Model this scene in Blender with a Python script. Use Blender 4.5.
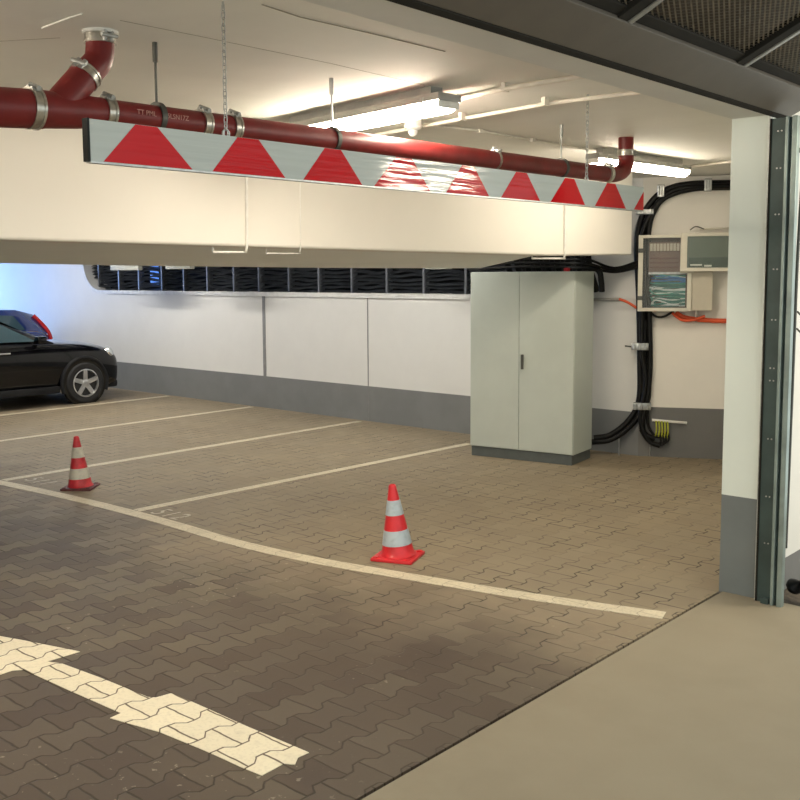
import bpy, bmesh, math, random
from mathutils import Vector, Matrix
random.seed(7)
S = bpy.context.scene
for o in list(bpy.data.objects): bpy.data.objects.remove(o)
C = S.collection
PI = math.pi
# ------------------------------------------------------------ camera
CH = 1.88
F = 984.0; CX = 400.0; CY = 375.0
VX = Vector((0.7473, 0.6645, -0.0055)).normalized()      # camera right
VF = Vector((-0.6615, 0.7431, -0.1012)); VF = (VF - VX*VF.dot(VX)).normalized()
VU = VX.cross(VF).normalized()
CAM = Vector((0, 0, CH))
cd = bpy.data.cameras.new('camera'); cam = bpy.data.objects.new('camera', cd); C.objects.link(cam)
cam.matrix_world = Matrix(((VX.x, VU.x, -VF.x, 0), (VX.y, VU.y, -VF.y, 0), (VX.z, VU.z, -VF.z, CH), (0, 0, 0, 1)))
cd.sensor_width = 36; cd.lens = F*36/800; cd.shift_y = (CY-400)/800; cd.clip_start = .05
S.camera = cam
# ------------------------------------------------------------ world, exposure, daylight
S.view_settings.view_transform = 'Standard'; S.view_settings.look = 'None'
S.view_settings.gamma = 1; S.view_settings.exposure = .45; S.view_settings.use_curve_mapping = False
w = bpy.data.worlds.new('world'); S.world = w; w.use_nodes = True
bg = w.node_tree.nodes['Background']; bg.inputs[0].default_value = (.93, 1, .97, 1); bg.inputs[1].default_value = 1.0
L_MAIN = 50; L_BACK = 50; L_SIDE = 34; L_OUT = 190; L_AISLE = 80
def area(name, loc, rot, sx, sy, power, col):
    l = bpy.data.lights.new(name, 'AREA'); l.shape = 'RECTANGLE'; l.size = sx; l.size_y = sy; l.energy = power; l.color = col
    o = bpy.data.objects.new(name, l); C.objects.link(o); o.location = loc; o.rotation_euler = rot; return o
# daylight coming in through the vehicle entrance at the far left end of the garage
area('daylight_entrance', (-20.6, 7.2, 1.6), (0, math.radians(-70), 0), 2.0, 3.0, 185, (.26, .48, 1))

# ------------------------------------------------------------ pixel -> point on a real plane
def ray(px, py): return VX*(px-CX) - VU*(py-CY) + VF*F
def G(px, py, z=0.0):
    r = ray(px, py); return CAM + r*((z-CH)/r.z)
def PX(px, py, X): r = ray(px, py); return CAM + r*(X/r.x)
def PY(px, py, Y): r = ray(px, py); return CAM + r*(Y/r.y)
def PP(px, py, p0, n):
    r = ray(px, py); return CAM + r*((p0-CAM).dot(n)/r.dot(n))

# ------------------------------------------------------------ materials
def nt(name):
    m = bpy.data.materials.new(name); m.use_nodes = True; return m, m.node_tree, m.node_tree.nodes['Principled BSDF']
def mth(t, op, *a, clamp=False):
    n = t.nodes.new('ShaderNodeMath'); n.operation = op; n.use_clamp = clamp
    for i, v in enumerate(a):
        if isinstance(v, (int, float)): n.inputs[i].default_value = v
        else: t.links.new(v, n.inputs[i])
    return n.outputs[0]
def mixc(t, f, a, b, mode='MIX'):
    n = t.nodes.new('ShaderNodeMix'); n.data_type = 'RGBA'; n.blend_type = mode
    if isinstance(f, (int, float)): n.inputs[0].default_value = f
    else: t.links.new(f, n.inputs[0])
    for i, v in ((6, a), (7, b)):
        if isinstance(v, tuple): n.inputs[i].default_value = (*v, 1) if len(v) == 3 else v
        else: t.links.new(v, n.inputs[i])
    return n.outputs[2]
def noise(t, scale, detail=3, vec=None, rough=.55):
    n = t.nodes.new('ShaderNodeTexNoise'); n.inputs['Scale'].default_value = scale; n.inputs['Detail'].default_value = detail
    n.inputs['Roughness'].default_value = rough
    if vec: t.links.new(vec, n.inputs['Vector'])
    return n.outputs[0]
def pos(t): return t.nodes.new('ShaderNodeNewGeometry').outputs['Position']
def sepx(t, v):
    s = t.nodes.new('ShaderNodeSeparateXYZ'); t.links.new(v, s.inputs[0]); return s.outputs
def bump(t, b, h, strength=.2, dist=.01):
    n = t.nodes.new('ShaderNodeBump'); n.inputs['Strength'].default_value = strength; n.inputs['Distance'].default_value = dist
    t.links.new(h, n.inputs['Height']); t.links.new(n.outputs[0], b.inputs['Normal'])
def ss(t, x, a, b):
    n = t.nodes.new('ShaderNodeMapRange'); n.interpolation_type = 'SMOOTHSTEP'
    t.links.new(x, n.inputs[0]); n.inputs[1].default_value = a; n.inputs[2].default_value = b; return n.outputs[0]
def simple(name, col, rough=.5, metal=0, var=.08, scale=12, bmp=0, spec=.5, coat=0):
    m, t, b = nt(name); p = pos(t)
    n = noise(t, scale, 4, p)
    f = ss(t, n, .3, .7)
    c = mixc(t, f, tuple(x*(1-var) for x in col), tuple(min(1, x*(1+var)) for x in col))
    t.links.new(c, b.inputs['Base Color'])
    b.inputs['Roughness'].default_value = rough; b.inputs['Metallic'].default_value = metal
    b.inputs['Specular IOR Level'].default_value = spec; b.inputs['Coat Weight'].default_value = coat
    if bmp: bump(t, b, n, bmp, .004)
    return m
def emis(name, col, s):
    m, t, b = nt(name); b.inputs['Base Color'].default_value = (.8, .8, .8, 1)
    b.inputs['Emission Color'].default_value = (*col, 1); b.inputs['Emission Strength'].default_value = s; return m
def painted_wall(name, upper, lower, zband, slope=None):
    m, t, b = nt(name); p = pos(t); s = sepx(t, p)
    n = noise(t, 3, 5, p); n2 = noise(t, 60, 2, p)
    f = ss(t, n, .3, .7)
    up = mixc(t, f, tuple(x*.97 for x in upper), upper)
    lo = mixc(t, f, tuple(x*.9 for x in lower), lower)
    k = mth(t, 'GREATER_THAN', s[2], zband)
    t.links.new(mixc(t, k, lo, up), b.inputs['Base Color']); b.inputs['Roughness'].default_value = .6
    bump(t, b, n2, .15, .002)
    return m
WHITE = (.80, .775, .73); GREY = (.165, .165, .16)
m_back = painted_wall('paint_back', (.73, .725, .70), (.20, .205, .205), .455)
m_right = painted_wall('paint_right', (.84, .81, .75), GREY, .515)
m_pillar = painted_wall('paint_pillar', (.70, .755, .70), (.16, .18, .18), .587)
m_ceil = simple('ceiling_paint', (.80, .785, .73), .7, 0, .03, 2, .1)
m_beam = simple('beam_paint', (.755, .725, .665), .55, 0, .015, 1.5, .05)
m_soffit = simple('soffit_paint', (.86, .88, .84), .6, 0, .02, 1.5, .05)
m_lintel = simple('lintel_paint', (.68, .69, .65), .6, 0, .03, 3, .1)
m_black = simple('black_cable', (.005, .005, .005), .45, 0, .2, 20, 0, .25)
m_dark = simple('dark_void', (.010, .010, .012), .8)
m_slat = simple('louvre_metal', (.035, .040, .048), .5, .2, .25, 8)
m_slatp = simple('louvre_post', (.16, .17, .19), .4, .5)
m_sill = simple('sill_paint', (.66, .66, .65), .5)
m_joint = simple('joint_filler', (.22, .22, .22), .6)
m_redpipe = simple('red_pipe', (.17, .012, .012), .42, 0, .15, 9, .03, .45)
m_steel = simple('stainless_clamp', (.50, .48, .43), .28, .9, .2, 30)
m_galv = simple('galvanised', (.42, .43, .42), .38, .8, .2, 25)
m_rod = simple('threaded_rod', (.10, .10, .09), .5, .6)
m_white = simple('white_plastic', (.78, .77, .73), .4)
m_conduit = simple('conduit_plastic', (.74, .70, .62), .4)
m_sign_w = None
m_lamph = simple('lamp_housing', (.36, .35, .32), .45)
m_cab = simple('cabinet_paint', (.535, .585, .54), .42, 0, .03, 3)
m_plinth = simple('plinth_paint', (.10, .115, .115), .45)
m_handle = simple('handle_dark', (.07, .07, .06), .4)
m_box = simple('box_plastic', (.62, .59, .50), .45, 0, .03)
m_boxs = simple('box_body', (.52, .48, .39), .5, 0, .03)
m_boxin = simple('box_inside', (.13, .09, .07), .6)
m_orange = simple('orange_conduit', (.72, .10, .03), .5)
m_gy = simple('green_yellow_wire', (.50, .52, .05), .5)
m_track = simple('track_paint', (.045, .070, .066), .42, .2, .15, 6)
m_track2 = simple('track_edge', (.26, .32, .30), .35, .4, .15, 6)
m_leaf = simple('gate_frame_paint', (.115, .10, .08), .5, .1, .06, 5)
m_bar = simple('gate_bar', (.28, .27, .24), .4, .5)
m_seal = simple('rubber_seal', (.022, .020, .016), .85, 0, .1, 8, 0, .15)
m_mesh = simple('mesh_metal', (.36, .32, .25), .5, .3, .2, 20)
m_conered = simple('cone_red', (.62, .022, .030), .38, 0, .1, 10)
m_coneredworn = simple('cone_red_worn', (.48, .02, .03), .45, 0, .25, 14)
m_conedark = simple('cone_base_dark', (.10, .022, .024), .6, 0, .3, 20)
m_tyre = simple('tyre', (.014, .014, .015), .75)
m_alloy = simple('alloy', (.62, .63, .65), .3, .8)
m_carblack = simple('car_black', (.003, .003, .004), .10, 0, .1, 5, 0, .35, .3)
m_cladding = simple('car_cladding', (.010, .0105, .012), .55, 0, .1, 5, 0, .3)
m_carblue = simple('car_blue', (.006, .018, .11), .15, 0, .1, 5, 0, .5, 1)
m_red = simple('tail_red', (.5, .02, .02), .25)
m_glasscar = simple('car_glass', (.03, .06, .075), .06, 0, .1, 3, 0, .8)
m_chrome = simple('headlamp_chrome', (.75, .78, .8), .15, .8)
m_floorjoint = simple('steel_edge', (.05, .04, .03), .7)
m_duct = simple('duct_grey', (.30, .31, .28), .6)
m_text = simple('worn_print', (.48, .24, .20), .6)
m_blue = emis('daylight_gap', (.08, .28, 1), .8)
def bandmat(name, col):
    m, t, b = nt(name); p = pos(t); n = noise(t, 25, 4, p); f = ss(t, n, .25, .6)
    t.links.new(mixc(t, f, tuple(x*.8 for x in col), col), b.inputs['Base Color']); b.inputs['Roughness'].default_value = .4; return m
m_reflect = bandmat('reflective_band', (.44, .51, .55))
m_reflectd = bandmat('reflective_band_dirty', (.52, .50, .42))

# pavers: H-shaped stones, rows running along Y
PH, PL = .163, .205
def paver_nodes(t):
    p = pos(t); s = sepx(t, p)
    nz = noise(t, 9, 2, p)
    wob = mth(t, 'MULTIPLY', mth(t, 'SUBTRACT', nz, .5), .02)
    u = mth(t, 'DIVIDE', mth(t, 'ADD', mth(t, 'SUBTRACT', s[1], 2.305), wob), PL)
    v = mth(t, 'DIVIDE', mth(t, 'ADD', mth(t, 'SUBTRACT', s[0], -3.022), wob), PH)
    k = mth(t, 'ROUND', v)
    par = mth(t, 'FLOORED_MODULO', k, 2.0)
    sg = mth(t, 'SUBTRACT', mth(t, 'MULTIPLY', par, 2.0), 1.0)         # odd k: +1, even k: -1
    tri = mth(t, 'SUBTRACT', 1.0, mth(t, 'MULTIPLY', mth(t, 'PINGPONG', u, .5), 4.0))
    tr = mth(t, 'MAXIMUM', mth(t, 'MINIMUM', mth(t, 'MULTIPLY', tri, 3.0), 1.0), -1.0)
    e = mth(t, 'SUBTRACT', mth(t, 'SUBTRACT', v, k), mth(t, 'MULTIPLY', mth(t, 'MULTIPLY', tr, sg), .11))
    row = mth(t, 'ADD', k, mth(t, 'SUBTRACT', mth(t, 'GREATER_THAN', e, 0.0), 1.0))
    dv = mth(t, 'MULTIPLY', mth(t, 'ABSOLUTE', e), PH)
    rp = mth(t, 'FLOORED_MODULO', row, 2.0)
    uu = mth(t, 'ADD', u, mth(t, 'MULTIPLY', rp, .5))
    fr = mth(t, 'FRACT', uu)
    du = mth(t, 'MULTIPLY', mth(t, 'MINIMUM', fr, mth(t, 'SUBTRACT', 1.0, fr)), PL)
    d = mth(t, 'MINIMUM', dv, du)
    cell = t.nodes.new('ShaderNodeCombineXYZ'); t.links.new(row, cell.inputs[0]); t.links.new(mth(t, 'FLOOR', uu), cell.inputs[1])
    wn = t.nodes.new('ShaderNodeTexWhiteNoise'); wn.noise_dimensions = '2D'; t.links.new(cell.outputs[0], wn.inputs['Vector'])
    return p, d, wn.outputs['Value'], s
def make_pavers():
    m, t, b = nt('pavers'); p, d, rnd, s = paver_nodes(t)
    big = ss(t, noise(t, .55, 3, p), .36, .64); mid = noise(t, 3.0, 4, p); fine = noise(t, 70, 3, p)
    base = mixc(t, big, (.135, .108, .082), (.235, .188, .125))
    base = mixc(t, rnd, base, mixc(t, .5, base, (.36, .32, .235)))
    base = mixc(t, ss(t, mid, .38, .66), mixc(t, .40, base, (.085, .06, .045)), base)
    base = mixc(t, mth(t, 'MULTIPLY', ss(t, noise(t, 1.5, 4, p), .52, .66), .35), base, (.36, .29, .19))
    base = mixc(t, mth(t, 'MULTIPLY', fine, .35), base, (.06, .05, .04))
    # lane stones: tyre grime, colour also darkened to stand in for dimmer light
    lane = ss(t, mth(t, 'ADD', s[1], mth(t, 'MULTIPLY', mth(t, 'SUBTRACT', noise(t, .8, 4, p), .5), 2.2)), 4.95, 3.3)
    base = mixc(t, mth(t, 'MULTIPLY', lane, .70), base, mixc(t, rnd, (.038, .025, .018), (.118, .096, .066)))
    base = mixc(t, mth(t, 'MULTIPLY', mth(t, 'SUBTRACT', 1.0, lane), .55), base, (.33, .265, .175))  # bay stones lightened in colour, standing in for lamp light
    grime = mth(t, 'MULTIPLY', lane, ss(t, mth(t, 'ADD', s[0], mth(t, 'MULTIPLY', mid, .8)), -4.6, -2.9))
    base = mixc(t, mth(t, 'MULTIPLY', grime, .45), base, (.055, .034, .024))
    # light wear flecks
    v2 = noise(t, 26, 3, p); patch = ss(t, noise(t, .9, 2, p), .46, .62)
    fleck = mth(t, 'MULTIPLY', ss(t, v2, .64, .71), patch)
    base = mixc(t, mth(t, 'MULTIPLY', fleck, .38), base, (.50, .44, .34))
    jn = ss(t, d, .002, .0072)
    jfade = mth(t, 'MULTIPLY', ss(t, noise(t, 2.6, 4, p), .36, .60), ss(t, mth(t, 'ADD', s[1], mth(t, 'MULTIPLY', noise(t, .9, 2, p), 1.5)), 2.6, 6.2))
    jd = mth(t, 'MAXIMUM', jn, mth(t, 'SUBTRACT', .85, mth(t, 'MULTIPLY', jfade, .75)))
    jc = mixc(t, jfade, (.038, .026, .016), (.13, .105, .075))
    jd = mth(t, 'MAXIMUM', jn, mth(t, 'MULTIPLY', jfade, .8))
    t.links.new(mixc(t, jd, jc, base), b.inputs['Base Color'])
    r = mth(t, 'ADD', .50, mth(t, 'MULTIPLY', mid, .25)); t.links.new(r, b.inputs['Roughness'])
    b.inputs['Specular IOR Level'].default_value = .35
    h = mth(t, 'ADD', mth(t, 'MULTIPLY', jn, .8), mth(t, 'ADD', mth(t, 'MULTIPLY', fine, .12), mth(t, 'MULTIPLY', rnd, .25)))
    bump(t, b, h, .55, .005)
    return m
def make_paint(name, col, wear, jw=.0062, jc=(.12, .085, .05)):
    m, t, b = nt(name); p, d, rnd, s = paver_nodes(t)
    fine = noise(t, 60, 4, p); mid = noise(t, 14, 3, p)
    c = mixc(t, rnd, tuple(x*.9 for x in col), col)
    c = mixc(t, mth(t, 'MULTIPLY', ss(t, fine, .45, .7), wear), c, (.24, .2, .14))
    c = mixc(t, mth(t, 'MULTIPLY', ss(t, mid, .55, .75), wear), c, (.3, .25, .18))
    jn = ss(t, d, jw*.35, jw)
    t.links.new(mixc(t, jn, jc, c), b.inputs['Base Color']); b.inputs['Roughness'].default_value = .6
    bump(t, b, jn, .5, .004); return m
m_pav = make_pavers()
m_line = make_paint('line_paint', (.66, .59, .44), .30, .003, (.32, .27, .19))
m_linef = make_paint('line_paint_fade', (.56, .50, .39), .5, .003, (.3, .25, .18))
m_arrow = make_paint('arrow_paint', (.80, .73, .55), .15)
def make_concrete():
    m, t, b = nt('concrete'); p = pos(t)
    a = ss(t, noise(t, .8, 4, p), .3, .7); c2 = ss(t, noise(t, 4.5, 5, p), .35, .7); fine = noise(t, 130, 2, p)
    c = mixc(t, a, (.232, .197, .136), (.270, .232, .162))
    c = mixc(t, mth(t, 'MULTIPLY', c2, .35), c, (.29, .252, .18))
    c = mixc(t, mth(t, 'MULTIPLY', fine, .18), c, (.2, .17, .12))
    t.links.new(c, b.inputs['Base Color']); b.inputs['Roughness'].default_value = .75; bump(t, b, fine, .1, .002); return m
m_conc = make_concrete()
def make_sign(name, col, ripple):
    m, t, b = nt(name); p = pos(t); s = sepx(t, p)
    sc = t.nodes.new('ShaderNodeVectorMath'); sc.operation = 'MULTIPLY'; t.links.new(p, sc.inputs[0]); sc.inputs[1].default_value = (1, .35, 9)
    n = noise(t, 5, 2, sc.outputs[0])
    t.links.new(mixc(t, ss(t, n, .3, .7), tuple(x*.94 for x in col), col), b.inputs['Base Color'])
    b.inputs['Roughness'].default_value = .07; b.inputs['Specular IOR Level'].default_value = .22
    bump(t, b, n, ripple, .004); return m
m_sign_w = make_sign('sign_white', (.47, .50, .47), .5)
m_sign_r = make_sign('sign_red', (.52, .006, .010), .5)
m_signback = simple('sign_edge', (.010, .012, .012), .6, 0, .1, 5, 0, .2)

# ------------------------------------------------------------ mesh helpers
def mk(name, bm, mats, parent=None, smooth=False):
    me = bpy.data.meshes.new(name); bm.normal_update(); bm.to_mesh(me); bm.free()
    for m in (mats if isinstance(mats, (list, tuple)) else [mats]): me.materials.append(m)
    if smooth:
        for p in me.polygons: p.use_smooth = True
        try: me.set_sharp_from_angle(angle=math.radians(38))
        except Exception: pass
    o = bpy.data.objects.new(name, me); C.objects.link(o)
    if parent: o.parent = parent
    return o
def thing(name, label, cat, loc=(0, 0, 0), rz=0, group=None):
    o = bpy.data.objects.new(name, None); C.objects.link(o); o.location = loc; o.rotation_euler = (0, 0, rz)
    o.empty_display_size = .1
    o['label'] = label; o['category'] = cat
    if group: o['group'] = group
    return o
def tag(o, label, cat, group=None):
    o['label'] = label; o['category'] = cat
    if group: o['group'] = group
    return o
def struct(o, label=None, cat=None):
    o['kind'] = 'structure'
    if label: o['label'] = label
    if cat: o['category'] = cat
    return o
def box(bm, x0, x1, y0, y1, z0, z1, mi=0, bev=0, M=None):
    tmp = bmesh.new(); vs = [tmp.verts.new((x, y, z)) for x in (x0, x1) for y in (y0, y1) for z in (z0, z1)]
    for f in ((0, 1, 3, 2), (4, 6, 7, 5), (0, 4, 5, 1), (2, 3, 7, 6), (0, 2, 6, 4), (1, 5, 7, 3)): tmp.faces.new([vs[i] for i in f])
    if bev: bmesh.ops.bevel(tmp, geom=tmp.edges[:], offset=bev, segments=2, affect='EDGES', profile=.6)
    merge(bm, tmp, mi, M)
def merge(bm, tmp, mi=0, M=None):
    if M: bmesh.ops.transform(tmp, matrix=M, verts=tmp.verts[:])
    mp = {v: bm.verts.new(v.co) for v in tmp.verts}
    for f in tmp.faces:
        try: nf = bm.faces.new([mp[v] for v in f.verts]); nf.material_index = mi
        except ValueError: pass
    tmp.free()
def tube(bm, pts, r, n=10, mi=0, closed=False, caps=True):
    pts = [Vector(p) for p in pts]; N = len(pts); rings = []
    rr = r if isinstance(r, (list, tuple)) else [r]*N
    prev = None
    for i, p in enumerate(pts):
        if closed: d = (pts[(i+1) % N]-pts[i-1]).normalized()
        else: d = (pts[min(i+1, N-1)]-pts[max(i-1, 0)]).normalized()
        if prev is None:
            a = Vector((0, 0, 1)) if abs(d.z) < .9 else Vector((1, 0, 0)); u = d.cross(a).normalized()
        else: u = (prev - d*prev.dot(d)).normalized()
        prev = u; v = d.cross(u)
        rings.append([bm.verts.new(p + (u*math.cos(2*PI*k/n) + v*math.sin(2*PI*k/n))*rr[i]) for k in range(n)])
    for i in range(N if closed else N-1):
        a, b = rings[i], rings[(i+1) % N]
        for k in range(n):
            f = bm.faces.new((a[k], a[(k+1) % n], b[(k+1) % n], b[k])); f.material_index = mi
    if caps and not closed:
        f = bm.faces.new(rings[0][::-1]); f.material_index = mi; f = bm.faces.new(rings[-1]); f.material_index = mi
def spline(pts, n=8):
    P = [Vector(p) for p in pts]; P = [P[0]*2-P[1]] + P + [P[-1]*2-P[-2]]; out = []
    for i in range(1, len(P)-2):
        for k in range(n):
            t = k/n; a, b, c, d = P[i-1], P[i], P[i+1], P[i+2]
            out.append(.5*((2*b)+(c-a)*t+(2*a-5*b+4*c-d)*t*t+(3*b-a-3*c+d)*t**3))
    out.append(P[-2]); return out
def lathe(bm, prof, n=32, mi=0, M=None, caps=True):
    tmp = bmesh.new(); rings = []
    for r, z in prof: rings.append([tmp.verts.new((r*math.cos(2*PI*k/n), r*math.sin(2*PI*k/n), z)) for k in range(n)])
    for a, b in zip(rings, rings[1:]):
        for k in range(n): tmp.faces.new((a[k], a[(k+1) % n], b[(k+1) % n], b[k]))
    if caps: tmp.faces.new(rings[0][::-1]); tmp.faces.new(rings[-1])
    merge(bm, tmp, mi, M)
def prism(bm, poly, vec, mi=0):
    a = [bm.verts.new(Vector(p)) for p in poly]; b = [bm.verts.new(Vector(p)+Vector(vec)) for p in poly]
    n = len(a); f1 = bm.faces.new(a); f2 = bm.faces.new(b[::-1]); f1.material_index = f2.material_index = mi
    for i in range(n):
        f = bm.faces.new((a[i], b[i], b[(i+1) % n], a[(i+1) % n])); f.material_index = mi
    return f1
def fix(bm):
    bmesh.ops.recalc_face_normals(bm, faces=bm.faces[:]); return bm
def B1(name, dims, mat, parent=None, bev=0, smooth=False, M=None):
    bm = bmesh.new(); box(bm, *dims, bev=bev, M=M); fix(bm); return mk(name, bm, mat, parent, smooth)
def T1(name, pts, r, mat, parent=None, n=10):
    bm = bmesh.new(); tube(bm, pts, r, n); fix(bm); return mk(name, bm, mat, parent, True)
def copy_tree(o, parent=None):
    c = o.copy(); C.objects.link(c); c.parent = parent
    for ch in list(o.children): copy_tree(ch, c)
    return c

# ------------------------------------------------------------ structure
CZ = 2.84; YB = 9.15; XG = -2.37; XO = -2.14
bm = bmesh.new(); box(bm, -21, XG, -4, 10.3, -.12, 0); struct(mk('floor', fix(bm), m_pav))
bm = bmesh.new(); box(bm, XG+.022, 4.5, -4, 5.53, -.12, .004)
struct(mk('floor.001', fix(bm), m_conc), 'smooth tan concrete apron outside the gate opening', 'ground')
bm = bmesh.new(); box(bm, XG, XG+.022, -4, 5.5, -.12, -.012); struct(mk('trim_1', fix(bm), m_floorjoint))
bm = bmesh.new(); box(bm, -2.13, 4.5, 5.53, 8, -.12, -.03); struct(mk('floor.002', fix(bm), simple('gravel_dark', (.09, .07, .05), .9, 0, .4, 30, .5)))
bm = bmesh.new(); box(bm, -21, XG, -4, 10.3, CZ, CZ+.2); struct(mk('ceiling', fix(bm), m_ceil))
# back wall with the long rounded ventilation opening
ox0, ox1, oz0, oz1, rad = -15.42, -5.45, 1.65, 2.6, .5
outer = [(-21, 0), (ox0+rad+.0, 0), (-4.85, 0), (-4.85, CZ), (-21, CZ)]
def ring_open(off=0):
    r = rad+off; cxx, czz = ox0+rad, oz0+rad; pts = []
    for k in range(9):
        a = PI + (PI/2)*k/8; pts.append((cxx+r*math.cos(a), czz+r*math.sin(a)))
    return pts
op = ring_open()
def wface(poly):
    bm = bmesh.new(); prism(bm, [(x, YB, z) for x, z in poly], (0, .30, 0)); struct(mk('wall_back', fix(bm), m_back))
wface([(-21, 0), (-4.85, 0), (-4.85, oz0), (op[-1][0], oz0), (-21, oz0)])
wface([(-21, oz0)] + [(op[-1][0], oz0)] + op[::-1][1:] + [(ox0, oz1), (-21, oz1)])
wface([(-21, oz1), (-4.85, oz1), (-4.85, CZ), (-21, CZ)])
wface([(ox1, oz0), (-4.85, oz0), (-4.85, oz1), (ox1, oz1)])
# dark shaft behind the opening
B1('trim_2', (-19, -5.3, 9.95, 10.0, 1.4, 2.8), m_dark)['kind'] = 'structure'
B1('trim_3', (-19, -5.3, 9.45, 9.95, 1.45, 1.5), m_dark)['kind'] = 'structure'
B1('trim_3', (-19, -5.3, 9.45, 9.95, 2.75, 2.8), m_dark)['kind'] = 'structure'
B1('trim_3', (-19.05, -19, 9.45, 10, 1.4, 2.8), m_dark)['kind'] = 'structure'
# raised rim (sill) round the opening
bm = bmesh.new(); o1 = ring_open(.06); i1 = ring_open(0)
path_o = [(ox0-.06, 2.3)] + o1 + [(ox1, oz0-.06)]; path_i = [(ox0, 2.3)] + i1 + [(ox1, oz0)]
for a in range(len(path_o)-1):
    q = [path_o[a], path_o[a+1], path_i[a+1], path_i[a]]
    prism(bm, [(x, YB-.03, z) for x, z in q], (0, .032, 0))
bmesh.ops.remove_doubles(bm, verts=bm.verts[:], dist=.0005)
struct(mk('trim_4', fix(bm), m_sill), 'pale raised rim under the long ventilation opening', 'trim')
# right wall segment, set back at an angle
R0 = Vector((-4.85, 9.15, 0)); R1 = Vector((-4.09, 9.53, 0)); rd = (R1-R0).normalized(); rn = Vector((rd.y, -rd.x, 0))  # rn faces the camera
bm = bmesh.new(); e = R0+rd*2.9
prism(bm, [R0, e, e-rn*.3, R0-rn*.3], (0, 0, CZ)); struct(mk('wall_right', fix(bm), m_right))
def W(px, py, off=0.0): return PP(px, py, R0+rn*off, rn)
# gate wall: pillar, lintel, outer face
bm = bmesh.new(); box(bm, XG, XO, 5.5, 10.3, 0, CZ+.2); struct(mk('wall_gate', fix(bm), m_pillar), 'pale painted gate pillar with grey foot beside the steel track', 'wall')
bm = bmesh.new(); box(bm, XG, XO, -4, 5.5, 2.745, CZ+.2, bev=.008); struct(mk('trim_5', fix(bm), m_lintel), 'pale lintel over the gate opening', 'lintel')
bm = bmesh.new(); box(bm, -21.3, -21, -4, 10.3, 0, CZ+.2)
struct(mk('wall_left', fix(bm), m_back))
bm = bmesh.new(); box(bm, -21.3, XG, -4.3, -4, 0, CZ+.2); struct(mk('wall_front', fix(bm), m_beam))
# wall joints
B1('trim_6', (-10.75, -10.69, YB-.006, YB+.01, .455, 1.59), m_joint)['kind'] = 'structure'
B1('trim_7', (-8.70, -8.685, YB-.004, YB+.01, .0, 1.59), m_joint)['kind'] = 'structure'
# ------------------------------------------------------------ big beam
A0 = Vector((-5.649, 2.806, 0)); B0 = Vector((-4.68, 8.64, 0)); bd = (B0-A0).normalized(); bn = Vector((bd.y, -bd.x, 0))  # faces +X
def BF(px, py, off=0.0): return PP(px, py, A0+bn*off, bn)
fr = [A0-bd*5.5] + [A0+bd*s for s in (0, 1.2, 2.4, 3.6, 4.8)]
endp = BF(632, 255)
pts_f = [Vector((p.x, p.y, 2.10-.012*max(0, (p-A0).dot(bd)))) for p in fr] + [Vector((endp.x, endp.y, endp.z))]
def rearpt(px, py, dist):
    r = ray(px, py); return CAM + r*(dist/F)
back = [Vector((-10.5, -2.7, 2.0)), rearpt(0, 263.2, 8.1), rearpt(130, 265.6, 8.7), rearpt(300, 267.6, 9.3), rearpt(400, 268.2, 9.7), rearpt(480, 268.2, 9.75), rearpt(504, 262, 9.6)]
bm = bmesh.new()
fb = [bm.verts.new(p) for p in pts_f]; ft = [bm.verts.new((p.x, p.y, CZ)) for p in pts_f]
for i in range(len(fb)-1): bm.faces.new((fb[i], fb[i+1], ft[i+1], ft[i]))
ip = [Vector((p.x-bn.x*.22, p.y-bn.y*.22, p.z)) for p in pts_f]
ib = [bm.verts.new(p) for p in ip]; it = [bm.verts.new((p.x, p.y, CZ)) for p in ip]
for i in range(len(fb)-1):
    bm.faces.new((ib[i], ib[i+1], fb[i+1], fb[i])); bm.faces.new((it[i], it[i+1], ib[i+1], ib[i]))
bm.faces.new((fb[-1], ib[-1], it[-1], ft[-1])); bm.faces.new((fb[0], ft[0], it[0], ib[0]))
beam = struct(mk('wall_beam', fix(bm), m_beam), 'cream painted concrete downstand beam behind the striped sign', 'beam')
bv = beam.modifiers.new('b', 'BEVEL'); bv.width = .02; bv.segments = 3; bv.limit_method = 'ANGLE'; bv.angle_limit = math.radians(50)
# sloping soffit behind the beam
bm = bmesh.new()
fs = [Vector((p.x-bn.x*.2, p.y-bn.y*.2, p.z+.012)) for p in (pts_f[0], pts_f[1], pts_f[2], pts_f[3], pts_f[4], pts_f[5])]
bk = back
lo_f = [bm.verts.new(p) for p in fs]; lo_b = [bm.verts.new(p) for p in bk[:6]]; end = bm.verts.new(bk[6])
up_b = [bm.verts.new((p.x, p.y, CZ)) for p in bk[:6]]; end_u = bm.verts.new((bk[6].x, bk[6].y, CZ)); up_f = [bm.verts.new((p.x, p.y, CZ)) for p in fs]
for i in range(5):
    bm.faces.new((lo_f[i], lo_f[i+1], lo_b[i+1], lo_b[i])); bm.faces.new((lo_b[i], lo_b[i+1], up_b[i+1], up_b[i])); bm.faces.new((up_f[i], up_f[i+1], up_b[i+1], up_b[i]))
bm.faces.new((lo_b[5], end, end_u, up_b[5])); bm.faces.new((lo_f[5], end, lo_b[5])); bm.faces.new((lo_f[5], end, end_u, up_f[5])); bm.faces.new((up_f[5], end_u, up_b[5]))
bm.faces.new((lo_f[0], lo_b[0], up_b[0], up_f[0]))
struct(mk('ceiling.001', fix(bm), m_soffit), 'shaded lower soffit behind the cream beam', 'soffit')

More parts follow.
